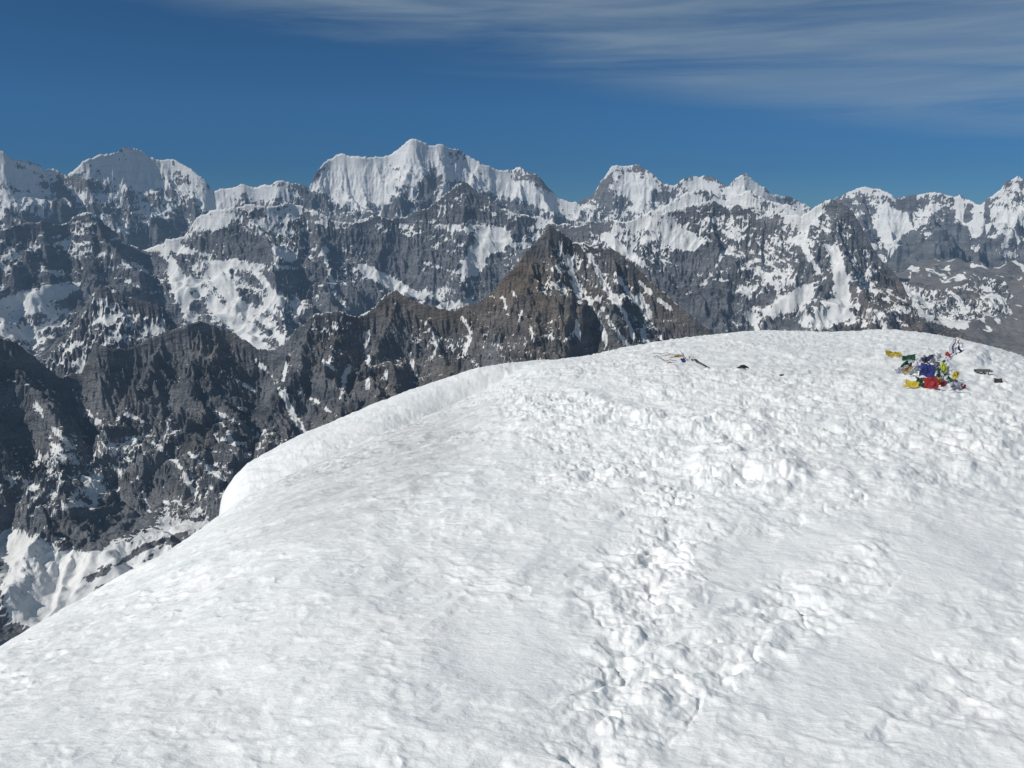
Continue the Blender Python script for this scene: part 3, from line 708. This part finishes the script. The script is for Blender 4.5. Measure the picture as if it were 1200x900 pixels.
def flag(parent, px, py, w, h, ang, colr, lift=.02, crumple=.35, stand=None, seed=0, name='flag', yaw=0):
    """a square of cloth laid, crumpled, on the snow at a survey point.
    w,h metres; ang = heading of the hem in the ground plane; stand raises the far edge"""
    n = 14
    if stand is None: stand = .8
    hp = h * stand * 72
    c = spot(px, py + hp * .5)
    rr = random.Random(seed + int(px * 7 + py))
    ph = [rr.uniform(0, 6.28) for _ in range(6)]
    gu, gv = np.meshgrid(np.linspace(-.5, .5, n + 1), np.linspace(-.5, .5, n + 1))
    so_ = rr.uniform(0, 90)
    DU = fbm(gu * 2.3 + so_, gv * 2.3, 3, 401) * .85; DV = fbm(gu * 2.3, gv * 2.3 + so_, 3, 405) * .75
    FO = np.abs(perlin(gu * 3.1 + so_ + DU, gv * 1.7 + so_, 409)) * 1.7 + np.abs(perlin(gu * 6 + so_, gv * 7 - so_ + DV, 411)) * .8
    V = []; UV = []
    ca, sa = math.cos(R(ang)), math.sin(R(ang))
    for j in range(n + 1):
        for i in range(n + 1):
            u = i / n - .5; v = j / n - .5
            fu = u * (1 - .25 * crumple * math.sin(v * 3 + ph[0])) + crumple * DU[j, i] + .25 * crumple * v * math.sin(ph[1])
            fv = v + crumple * DV[j, i] + .3 * crumple * u * math.sin(ph[2])
            x = fu * w; y = fv * h
            fold = float(FO[j, i])
            zz = fold * crumple * .45 * min(w, h)
            yy = y * (1 - stand) * .8; zz = (zz - .02) * .8 + (fv + .5) * h * stand; yy -= fold * crumple * .35 * min(w, h)
            gx = c.x + x * ca - yy * sa; gy = c.y + x * sa + yy * ca
            V.append([gx, gy, zz]); UV.append((i / n, j / n))
    P = np.array(V)
    gz = ground_z(P[:, 0], P[:, 1])
    P[:, 2] += gz + lift
    F = []
    for j in range(n):
        for i in range(n):
            a = j * (n + 1) + i
            F.append((a, a + 1, a + n + 2, a + n + 1))
    return mesh_obj(name, P, F, CL[colr], parent, UV, True, .0015, 1)

def tube(name, pts, rad, mat, parent=None, sides=8):
    pts = [Vector(p) for p in pts]; V = []; F = []
    if not isinstance(rad, (list, tuple)): rad = [rad] * len(pts)
    for k, p in enumerate(pts):
        t = (pts[min(k + 1, len(pts) - 1)] - pts[max(k - 1, 0)]).normalized()
        a = t.cross(Vector((0, 0, 1)));
        if a.length < 1e-3: a = Vector((1, 0, 0))
        a.normalize(); b = t.cross(a)
        for s in range(sides):
            q = 2 * math.pi * s / sides
            V.append(p + (a * math.cos(q) + b * math.sin(q)) * rad[k])
    for k in range(len(pts) - 1):
        for s in range(sides):
            F.append((k * sides + s, k * sides + (s + 1) % sides, (k + 1) * sides + (s + 1) % sides, (k + 1) * sides + s))
    F.append(tuple(range(sides))[::-1]); F.append(tuple(range((len(pts) - 1) * sides, len(pts) * sides)))
    return mesh_obj(name, V, F, mat, parent)

def cord(parent, pix, lift=.035, rad=.006, mat=None):
    pts = []
    for (a, b) in zip(pix[:-1], pix[1:]):
        for k in range(5):
            t = k / 5
            p = spot(a[0] + (b[0] - a[0]) * t, a[1] + (b[1] - a[1]) * t)
            p.z += lift + .012 * math.sin(len(pts) * 1.3)
            pts.append(p)
    return tube('cord', pts, rad, mat or M_CORD, parent, 6)

G = 'tangled strings of prayer flags in the pile'
def string(name, label, at, cords, flags, group=G):
    t = empty(name, spot(*at), label, 'prayer flags', group)
    for c in cords: cord(t, c)
    for k, f in enumerate(flags):
        flag(t, *f[:6], **(f[6] if len(f) > 6 else {}), seed=k * 31)
    return t

string('prayer_flag_string', 'yellow and dark green flag string trailing off the left end of the pile', (1062, 422),
    [[(1040,417),(1058,420),(1070,422),(1062,430),(1052,434)]],
    [(1046,416,.27,.11,6,'yellow',dict(crumple=.5)),(1064,420,.22,.10,4,'green',dict(crumple=.5)),(1059,429,.17,.11,25,'green',dict(crumple=.5)),
     (1070,421,.07,.11,0,'green',dict(crumple=.4)),(1067,428,.12,.09,30,'navy',dict(crumple=.5))])
string('prayer_flag_string', 'string of faded white and lilac flags crumpled across the top left of the pile', (1075, 428),
    [[(1052,434),(1068,430),(1080,424),(1095,420),(1104,417)]],
    [(1072,427,.13,.15,0,'white',dict(crumple=.7)),(1077,424,.15,.14,20,'white',dict(crumple=.6)),(1083,424,.18,.14,10,'navy',dict(crumple=.9)),(1054,436,.13,.08,10,'lilac',dict(crumple=.9)),
     (1065,435,.15,.10,-25,'tan',dict(crumple=.9)),(1091,423,.14,.14,-10,'white',dict(crumple=.9)),(1098,419,.12,.12,10,'white',dict(crumple=.8)),
     (1070,436,.14,.13,15,'white',dict(crumple=.9)),(1080,429,.16,.08,0,'green',dict(crumple=.9)),(1084,419,.08,.05,0,'grey',dict(crumple=.8)),(1058,431,.10,.06,0,'white',dict(crumple=.9))])
string('prayer_flag_string', 'string with a big blue flag above a wide red one in front', (1083, 446),
    [[(1062,452),(1078,452),(1090,454),(1100,450),(1110,447)]],
    [(1085,438,.20,.25,-8,'blue',dict(crumple=.30,lift=.02)),(1089,450,.22,.18,-8,'red',dict(crumple=.34,lift=.01)),(1068,452,.19,.12,-14,'yellow',dict(crumple=.5)),
     (1077,449,.11,.14,0,'green',dict(crumple=.5)),(1096,449,.14,.10,8,'orange',dict(crumple=.7,lift=.02)),(1104,451,.13,.08,20,'red',dict(crumple=.5)),
     (1083,445,.16,.04,-26,'white',dict(crumple=.3,lift=.05))])
string('prayer_flag_string', 'string of navy, lime, yellow and dark green flags down the right of the pile', (1100, 437),
    [[(1094,428),(1100,438),(1108,444),(1116,448),(1122,453)]],
    [(1096,432,.11,.14,0,'grey',dict(crumple=.8)),(1091,440,.08,.14,0,'lilac',dict(crumple=.9)),(1099,439,.08,.14,15,'green',dict(crumple=.7)),(1105,431,.09,.17,0,'lime',dict(crumple=.6)),
     (1106,424,.06,.05,0,'green',dict(crumple=.5)),(1106,441,.10,.08,-20,'green',dict(crumple=.5)),(1112,445,.12,.07,-30,'green',dict(crumple=.5)),(1118,441,.11,.13,10,'yellow',dict(crumple=.8)),
     (1120,447,.07,.05,-20,'navy',dict(crumple=.5)),(1104,443,.12,.10,0,'white',dict(crumple=.9)),(1094,444,.08,.08,0,'grey',dict(crumple=.9)),(1097,427,.09,.08,0,'grey',dict(crumple=.9)),
     (1110,433,.10,.10,0,'white',dict(crumple=.9))])
string('prayer_flag_string', 'string ending in a small lone red flag at the lower right end of the pile', (1120, 456),
    [[(1110,449),(1118,456),(1128,454)]],
    [(1118,455,.16,.13,14,'lilac',dict(crumple=.9)),(1124,451,.10,.10,20,'white',dict(crumple=.9)),(1128,454,.09,.065,15,'red',dict(crumple=.5))])

# the upright bundle on a wand, at the crest of the dome
wp = spot(1119, 414)
t = empty('flag_wand', wp, 'bamboo wand wrapped in white and blue flags standing up behind the pile', 'flag wand')
tube('wand', [wp + Vector((-.02, 0, -.15)), wp + Vector((.01, 0, .10)), wp + Vector((.05, .02, .32))], [.012, .011, .009], M_BAMBOO, t)
def drape(parent, base, w, h, lean, colr, ph, top):
    n = 12; V = []; UV = []
    for j in range(n + 1):
        for i in range(n + 1):
            u = i / n - .5; v = j / n
            g = .35 + .65 * v
            x = u * w * g + lean * v + .02 * math.sin(v * 9 + ph); y = .05 * math.sin(u * 12 + ph + 2 * v) * g - .03 * v
            V.append(base + Vector((x, y, top - v * h))); UV.append((i / n, v))
    F = [(j * (n + 1) + i, j * (n + 1) + i + 1, (j + 1) * (n + 1) + i + 1, (j + 1) * (n + 1) + i) for j in range(n) for i in range(n)]
    return mesh_obj('flag', V, F, CL[colr], parent, UV, True, .0015, 1)
drape(t, wp + Vector((-.04, -.01, 0)), .15, .30, -.04, 'lilac', 0, .30)
drape(t, wp + Vector((.03, -.02, 0)), .16, .16, .02, 'white', 1.2, .30)
drape(t, wp + Vector((.04, -.05, 0)), .11, .16, .05, 'blue', 2.2, .15)
drape(t, wp + Vector((-.06, -.04, 0)), .05, .14, -.02, 'green', 3, .05)
flag(t, 1110.5, 416, .11, .09, -20, 'red', lift=.03, crumple=.5)
cord(t, [(1119,414),(1112,418),(1106,424)], lift=.04)

# half-buried string further left
string('prayer_flag_string', 'half buried string of tan and white flags with one blue scrap, left of the pile', (790, 421),
    [[(765,417),(778,416),(796,418),(803,422)],[(768,419),(782,425),(796,424)],[(797,413),(801,420),(806,424)]],
    [(793,417,.20,.05,-4,'tan',dict(crumple=.7,lift=.0)),(780,416,.16,.035,4,'tan',dict(crumple=.7,lift=-.005)),(800.5,422.8,.085,.075,0,'blue',dict(crumple=.6)),(769,418,.10,.05,0,'white',dict(crumple=.7)),
     (808,420,.06,.10,0,'white',dict(crumple=.9)),(811,417.5,.06,.07,-20,'white',dict(crumple=.8)),(785,424,.10,.03,-10,'tan',dict(crumple=.6,lift=0))], group=None)
def pole(label, a, b):
    p0 = spot(*a); p1 = spot(*b); p0.z += .035; p1.z += .0
    t = empty('trekking_pole', p1, label, 'trekking pole')
    m = p0.lerp(p1, .45); d = (p1 - p0)
    tube('shaft', [p0.lerp(p1, .22), m, p1], [.014, .013, .010], M_POLE, t)
    tube('grip', [p0, p0.lerp(p1, .06), p0.lerp(p1, .14), p0.lerp(p1, .22)], [.017, .022, .018, .02], M_BLACK, t)
    s = d.cross(Vector((0, 0, 1))).normalized()
    lp = [p0 + d * .03, p0 + s * .06 + d * -.06, p0 - d * .16 + s * .02, p0 - d * .12 - s * .05, p0 + d * .02]
    tube('strap', lp, .006, M_BLACK, t, 6)
    return t
pole('dark trekking pole lying half sunk in the snow beside the half buried flags', (814.5, 424.2), (831, 431.2))
def glove(label, at):
    c = spot(*at); t = empty('glove', c, label, 'glove')
    V = []; F = []; n, mm = 16, 10; c0 = c.copy(); c = Vector((0, 0, 0))
    for j in range(mm + 1):
        v = j / mm; ang = v * math.pi
        for i in range(n):
            q = 2 * math.pi * i / n
            rx = .12 * math.sin(ang) ** .7 * (1 + .12 * math.sin(3 * q)); rz = .055 * math.sin(ang) ** .7
            x = -.13 * math.cos(ang)
            V.append(c + Vector((x, math.cos(q) * rx * .5, .03 + math.sin(q) * rz + .05 * math.sin(ang))))
    for j in range(mm):
        for i in range(n):
            F.append((j * n + i, j * n + (i + 1) % n, (j + 1) * n + (i + 1) % n, (j + 1) * n + i))
    mesh_obj('palm', V, F, M_LEATHER, t)
    for k in range(4):
        y = -.045 + k * .03; L_ = (.10, .12, .115, .09)[k]
        b = c + Vector((.07, y, .06))
        tube('finger', [b, b + Vector((L_ * .5, -.005, .012)), b + Vector((L_ * .85, -.012, -.02)), b + Vector((L_, -.015, -.045))], [.016, .017, .015, .008], M_LEATHER, t)
    b = c + Vector((-.02, -.05, .03)); tube('thumb', [b, b + Vector((.05, -.05, 0)), b + Vector((.09, -.055, -.02))], [.017, .017, .009], M_LEATHER, t)
    b = c + Vector((-.11, 0, .03)); tube('cuff', [b, b + Vector((-.05, .0, -.01)), b + Vector((-.08, 0, -.03))], [.035, .04, .042], M_BLACK, t, 12)
    for o in t.children: o.location = (0, 0, 0)
    t.scale = (.48, .48, .48)
    return t
glove('black glove lying crumpled on the bare snow to the right of the trekking pole', (870.5, 432.5))
# aluminium picket head and tin
def picket():
    c = spot(1152, 437); t = empty('snow_picket', c, 'grey metal snow picket lying flat in the snow right of the mound', 'snow picket')
    L_, w, h = .17, .045, .035
    prof = [(-w, 0), (-w, h), (-w + .006, h), (-w + .006, .006), (w - .006, .006), (w - .006, h), (w, h), (w, 0)]
    V = [c + Vector((x, p[0], .012 + p[1])) for x in (-L_ / 1.3, L_ / 1.3) for p in prof]
    n = len(prof); F = [(i, (i + 1) % n, n + (i + 1) % n, n + i) for i in range(n)] + [(0, 1, 2, 3), (0, 3, 4, 7), (4, 5, 6, 7), (8, 11, 10, 9), (8, 15, 12, 11), (12, 15, 14, 13)]
    mesh_obj('rail', V, F, M_METAL, t, smooth=False)
    tube('sling', [c + Vector((-.08, 0, .05)), c + Vector((-.02, -.06, .01)), c + Vector((.05, -.07, .0)), c + Vector((.1, 0, .05))], .007, M_BLACK, t, 6)
picket()
def tin():
    c = spot(1169, 449); t = empty('tin_can', c, 'small dark crushed tin can lying in the snow nearest the right edge', 'tin can')
    ax = Vector((.92, -.38, .1)).normalized(); up = Vector((0, 0, 1)); s = ax.cross(up).normalized(); up = s.cross(ax)
    n = 20; V = []; F = []
    ks = [(-.055, .038), (-.052, .041), (-.03, .038), (0, .031), (.03, .038), (.052, .041), (.055, .038)]
    for x, r_ in ks:
        for i in range(n):
            q = 2 * math.pi * i / n; rr_ = r_ * (1 + .08 * math.sin(2 * q + x * 30))
            V.append(c + Vector((0, 0, .035)) + ax * x + s * math.cos(q) * rr_ + up * math.sin(q) * rr_)
    for k in range(len(ks) - 1):
        for i in range(n): F.append((k * n + i, k * n + (i + 1) % n, (k + 1) * n + (i + 1) % n, (k + 1) * n + i))
    F.append(tuple(range(n))); mesh_obj('can_body', V, F, M_BLACK, t)
    V2 = [c + Vector((0, 0, .035)) + ax * .056 + s * math.cos(2 * math.pi * i / n) * .036 + up * math.sin(2 * math.pi * i / n) * .036 for i in range(n)]
    mesh_obj('lid', V2, [tuple(range(n))], M_METAL, t, smooth=False)
tin()
def stone(label, at, s):
    c = spot(*at); import bmesh
    bm = bmesh.new(); bmesh.ops.create_icosphere(bm, subdivisions=3, radius=1)
    for v in bm.verts:
        k = 1 + .25 * math.sin(v.co.x * 4 + at[0]) * math.sin(v.co.y * 5) + .1 * math.sin(v.co.z * 9)
        v.co = Vector((v.co.x * s * 1.5, v.co.y * s, v.co.z * s * .6)) * k
    me = bpy.data.meshes.new('stone'); bm.to_mesh(me); bm.free(); me.materials.append(M_LEATHER)
    for p in me.polygons: p.use_smooth = True
    o = bpy.data.objects.new('stone', me); o.location = c + Vector((0, 0, s * .2)); col.objects.link(o); o['label'] = label; o['category'] = 'stone'
stone('tiny dark stone on the snow between the glove and the yellow flag', (916, 440.5), .022)
sc = flag(None, 829, 588, .035, .012, 20, 'orange', lift=0, crumple=.9, name='cloth_scrap')
sc['label'] = 'tiny orange scrap of cloth stuck in the trodden snow of the track'; sc['category'] = 'cloth scrap'

# ------------------------------------------------------------------ light
SUN_AZ = R(-115); SUN_EL = R(41)       # azimuth from +Y, negative = left
sd = Vector((math.sin(SUN_AZ) * math.cos(SUN_EL), math.cos(SUN_AZ) * math.cos(SUN_EL), math.sin(SUN_EL)))
sl = bpy.data.lights.new('sun', 'SUN'); sl.energy = 3.85; sl.angle = R(.5); sl.color = (1, .965, .91)
so = bpy.data.objects.new('sun', sl); so.rotation_euler = sd.to_track_quat('Z', 'Y').to_euler(); so.location = (-20, -20, 40); col.objects.link(so)

w = bpy.data.worlds.new('World'); scene.world = w; w.use_nodes = True
nt = w.node_tree; nt.nodes.clear(); N = nt.nodes.new; L = nt.links.new
out = N('ShaderNodeOutputWorld'); bg = N('ShaderNodeBackground'); bg.inputs['Strength'].default_value = .1
sky = N('ShaderNodeTexSky'); sky.sky_type = 'NISHITA'; sky.sun_disc = False
sky.sun_elevation = SUN_EL; sky.sun_rotation = SUN_AZ % (2 * math.pi)
sky.altitude = 6400; sky.air_density = 1.0; sky.dust_density = .3; sky.ozone_density = 1.0
tc = N('ShaderNodeTexCoord'); sx = N('ShaderNodeSeparateXYZ'); L(tc.outputs['Generated'], sx.inputs[0])
def M(op, a, b=None, c=None, clamp=False):
    n = N('ShaderNodeMath'); n.operation = op; n.use_clamp = clamp
    for i, v in enumerate((a, b, c)):
        if v is None: continue
        if isinstance(v, (int, float)): n.inputs[i].default_value = v
        else: L(v, n.inputs[i])
    return n.outputs[0]
az = M('ARCTAN2', sx.outputs['X'], sx.outputs['Y']); el = M('ARCSINE', sx.outputs['Z'])
# cirrus: sheet whose lower edge sinks to the right
def cirrus(slope, off, soft, sc, rot, seedz, lo, hi):
    cm = N('ShaderNodeCombineXYZ'); L(az, cm.inputs[0]); L(el, cm.inputs[1]); cm.inputs[2].default_value = seedz
    mp = N('ShaderNodeMapping'); mp.inputs['Rotation'].default_value = (0, 0, rot); mp.inputs['Scale'].default_value = sc
    L(cm.outputs[0], mp.inputs['Vector'])
    n = N('ShaderNodeTexNoise'); n.inputs['Scale'].default_value = 1; n.inputs['Detail'].default_value = 6; n.inputs['Roughness'].default_value = .55; n.inputs['Distortion'].default_value = .5
    L(mp.outputs[0], n.inputs['Vector'])
    e = M('MULTIPLY_ADD', az, slope, el)             # el + slope*az
    e2 = M('MULTIPLY_ADD', n.outputs['Fac'], .05, e)
    r = N('ShaderNodeMapRange'); r.interpolation_type = 'SMOOTHSTEP'; r.inputs['From Min'].default_value = off; r.inputs['From Max'].default_value = off + soft; L(e2, r.inputs['Value'])
    r2 = N('ShaderNodeMapRange'); r2.interpolation_type = 'SMOOTHSTEP'; r2.inputs['From Min'].default_value = lo; r2.inputs['From Max'].default_value = hi; L(n.outputs['Fac'], r2.inputs['Value'])
    return M('MULTIPLY', r.outputs[0], r2.outputs[0])
c1 = cirrus(.15, R(8.9), .05, (2.2, 26, 1), R(10), 1.7, .28, .62)
c2 = cirrus(.137, R(9.2), .06, (5, 60, 1), R(12), 5.1, .35, .75)
mask = M('MULTIPLY', M('ADD', M('MULTIPLY', c1, .33), M('MULTIPLY', c2, .24)), 1.0, clamp=True)
# deepen the sky toward the zenith as at high altitude
grad = N('ShaderNodeValToRGB'); ge = grad.color_ramp.elements
L(M('MULTIPLY_ADD', el, 1 / R(20), 0, clamp=True), grad.inputs[0])
ge[0].position = 0; ge[0].color = (.13, .25, .38, 1); ge[1].position = 1; ge[1].color = (.25, .50, .64, 1)
for p_, c_ in ((.12, (.145, .29, .42)), (.3, (.21, .42, .56)), (.6, (.25, .49, .63))):
    e_ = ge.new(p_); e_.color = c_ + (1,)
mul = N('ShaderNodeMix'); mul.data_type = 'RGBA'; mul.blend_type = 'MULTIPLY'; mul.inputs['Factor'].default_value = 1
L(sky.outputs[0], mul.inputs['A']); L(grad.outputs[0], mul.inputs['B'])
cmx = N('ShaderNodeMix'); cmx.data_type = 'RGBA'; L(mask, cmx.inputs['Factor']); L(mul.outputs['Result'], cmx.inputs['A'])
cmx.inputs['B'].default_value = (2.8, 3.6, 4.2, 1)
L(cmx.outputs['Result'], bg.inputs['Color']); L(bg.outputs[0], out.inputs['Surface'])

scene.view_settings.view_transform = 'Standard'; scene.view_settings.look = 'None'; scene.view_settings.exposure = 0
scene.render.engine = 'CYCLES'
